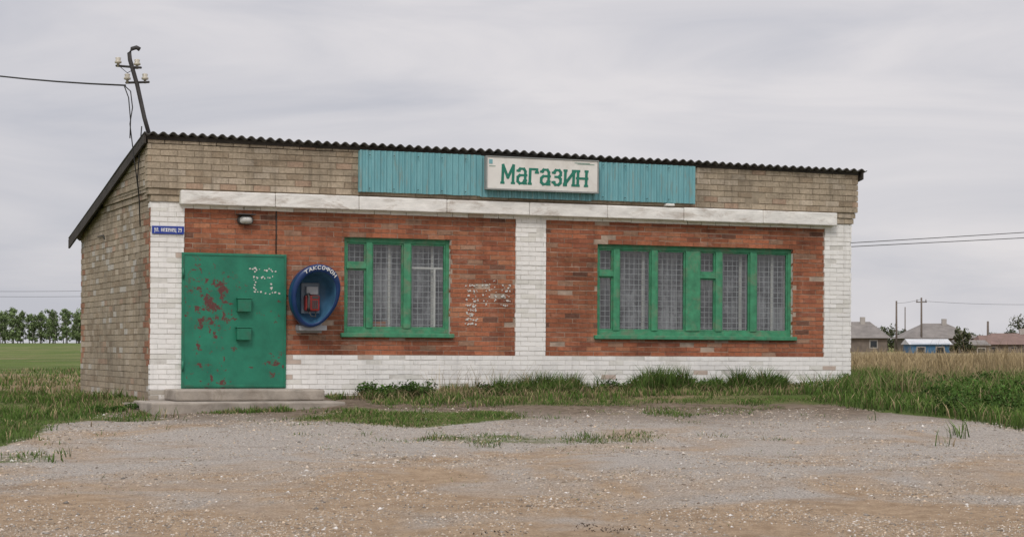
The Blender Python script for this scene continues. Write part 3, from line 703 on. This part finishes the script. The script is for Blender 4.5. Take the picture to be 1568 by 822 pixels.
def trees(name,lst,dens,leafsize,green_,low=.16,wf=.65):
    tl=[];lp=[]
    for (x,y,h,w) in lst:
        z=gh(x,y,False); tl.append(([(x,y,z-.3),(x+random.uniform(-.2,.2),y,z+h*.5),(x+random.uniform(-.3,.3),y,z+h*.93)],[.12,.08,.03]))
        for _ in range(5):
            hh=random.uniform(.25,.75)*h; an=random.random()*6.28; L=w*random.uniform(.4,.8)
            tl.append(([(x,y,z+hh),(x+math.cos(an)*L,y+math.sin(an)*L,z+hh+L*.9)],[.05,.02]))
        tone=random.uniform(.85,1.15)
        for _ in range(int(dens)):
            t=random.random()**.85; hh=z+h*(low+(1-low-.03)*t); rr=w*(1-wf*t)*random.uniform(.1,1); an=random.random()*6.28; c=w*random.uniform(.2,.36)
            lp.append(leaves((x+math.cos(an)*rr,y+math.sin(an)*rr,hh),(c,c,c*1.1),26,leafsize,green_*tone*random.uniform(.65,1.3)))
    T_=empty(name); tubes('trunks',tl,bark,T_,5); o=emitl('crowns',lp); o.parent=T_
FG=np.array((.20,.27,.115))
lst=[];x=-165
while x<-70:
    x+=random.uniform(.3,1.0); hh=7.2+1.0*N(x*.12,1)+random.uniform(-1.2,.8); lst.append((x,450+random.uniform(-10,10),hh,1.8+random.uniform(-.4,.5)))
trees('distant_trees',lst,28,.22,FG,.10,.55)
lst=[(43.2,232,2.7,1.6),(44.5,236,2.8,1.8),(41.8,240,2.6,1.6),(43.9,196,2.5,1.0),(44.8,197,2.2,1.1),(57,206,2.2,1.2),(56.2,214,2.2,1.3),(40.7,240,2.5,1.4),(60,236,4.0,2),(66,240,4.5,2),(37,236,3.0,2)]
trees('village_trees',lst,26,.13,np.array((.085,.10,.045)),.05,.5)
lst=[];x=-60
while x<330:
    x+=random.uniform(2,5); lst.append((x,900+random.uniform(-20,20),4+random.uniform(-1,2),3.5))
trees('horizon_trees',lst,9,.6,np.array((.15,.18,.13)),.0,.4)

# ---------------------------------------------------------------- gravel stones
n=66000
P=[]
while len(P)<n:
    y=17+12*(random.random()**1.3); x=random.uniform(-.29*y,.29*y)
    if gm(x,y)>.7 or inside(x,y): continue
    if random.random()<.42+1.2*N(x*.8,y*.8,20)+.5*N(x*2.5,y*2.5,21)+.1: P.append((x,y,gh(x,y)))
P=np.array(P); base=np.array([(1,0,0),(0,1,0),(-1,0,0),(0,-1,0),(0,0,.8),(0,0,-.6)],float)
sz=np.clip(rng.lognormal(-4.75,.5,n),.003,.040)
an=rng.uniform(0,6.28,n); ca,sa=np.cos(an),np.sin(an)
Vb=base[None]*rng.uniform(.6,1.3,(n,6,3)) + rng.normal(0,.15,(n,6,3)); Vb*=sz[:,None,None]*np.stack([np.ones(n),rng.uniform(.6,1,n),rng.uniform(.5,.8,n)],1)[:,None,:]
Vr=np.stack([Vb[...,0]*ca[:,None]-Vb[...,1]*sa[:,None],Vb[...,0]*sa[:,None]+Vb[...,1]*ca[:,None],Vb[...,2]],-1)+P[:,None,:]
tri=np.array([(0,1,4),(1,2,4),(2,3,4),(3,0,4),(1,0,5),(2,1,5),(3,2,5),(0,3,5)])
F=(np.arange(n)[:,None,None]*6+tri[None]).reshape(-1,3)
t=rng.random((n,1)); C=np.array((.44,.405,.36))*(1-t)+np.array((.48,.375,.27))*t; C*=rng.uniform(.4,1.4,(n,1)); C[rng.random(n)<.05]=(.72,.69,.65)
npmesh('gravel',Vr.reshape(-1,3),[F],attrmat('stone',.9,60,0,.2),np.repeat(C,6,axis=0))
dp=[]
for cx,cy,r,n_ in ((.85,18.2,.14,60),(.7,18.5,.08,20),(-.1,17.98,.2,25),(1.3,18.3,.15,15)):
    P=np.array([(cx+random.gauss(0,r),cy+random.gauss(0,.10),0) for _ in range(n_)]); P[:,2]=[gh(a,b_)+.003 for a,b_ in P[:,:2]]
    dp.append(blades('',P,rng.uniform(.008,.02,n_),rng.uniform(.008,.02,n_),np.array((.10,.075,.055))*rng.uniform(.5,1.6,(n_,1)),1.2,1))
emit('dead_straw',dp)

# ---------------------------------------------------------------- world
w=bpy.data.worlds.new('World'); scene.world=w; w.use_nodes=True; nt=w.node_tree; bg=nt.nodes['Background']
sky=node(nt,'ShaderNodeTexSky',sky_type='NISHITA'); sky.sun_disc=False
sundir=Vector((-.12,-.72,.80)).normalized()
sky.sun_elevation=math.asin(sundir.z); sky.sun_rotation=math.atan2(sundir.x,sundir.y)
tc=node(nt,'ShaderNodeTexCoord'); mp=node(nt,'ShaderNodeMapping'); mp.inputs['Scale'].default_value=(1,1,4.5); nt.links.new(tc.outputs['Generated'],mp.inputs['Vector'])
nz=noi(nt,4.5,7,.52,mp.outputs[0],.7)
cl=ramp(nt,nz,[(.32,.0),(.68,1.0)])
cc=mixc(nt,cl,(5.3,5.35,5.9),(7.5,7.2,7.35))
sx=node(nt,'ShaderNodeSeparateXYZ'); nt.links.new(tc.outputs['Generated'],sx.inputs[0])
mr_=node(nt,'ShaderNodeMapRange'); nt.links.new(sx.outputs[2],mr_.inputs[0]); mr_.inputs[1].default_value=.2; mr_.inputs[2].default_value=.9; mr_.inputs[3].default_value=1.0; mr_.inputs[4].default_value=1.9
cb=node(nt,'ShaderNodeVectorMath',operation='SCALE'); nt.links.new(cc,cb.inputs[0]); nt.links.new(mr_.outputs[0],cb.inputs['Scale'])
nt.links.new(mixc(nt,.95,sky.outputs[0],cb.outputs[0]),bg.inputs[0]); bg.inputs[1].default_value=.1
sl=bpy.data.lights.new('sun','SUN'); sl.energy=1.5; sl.angle=R(20); sl.color=(1,.95,.87)
so=link(bpy.data.objects.new('sun',sl)); so.rotation_euler=sundir.to_track_quat('Z','Y').to_euler()
scene.view_settings.view_transform='Standard'; scene.view_settings.look='None'; scene.view_settings.exposure=0
cam=bpy.data.cameras.new('camera'); cam.sensor_width=36; cam.lens=36*3058/1568; cam.shift_y=119/1568; cam.clip_end=8000
co=link(bpy.data.objects.new('camera',cam)); co.location=(0,0,EYE); co.rotation_euler=(R(90),0,0)
scene.camera=co
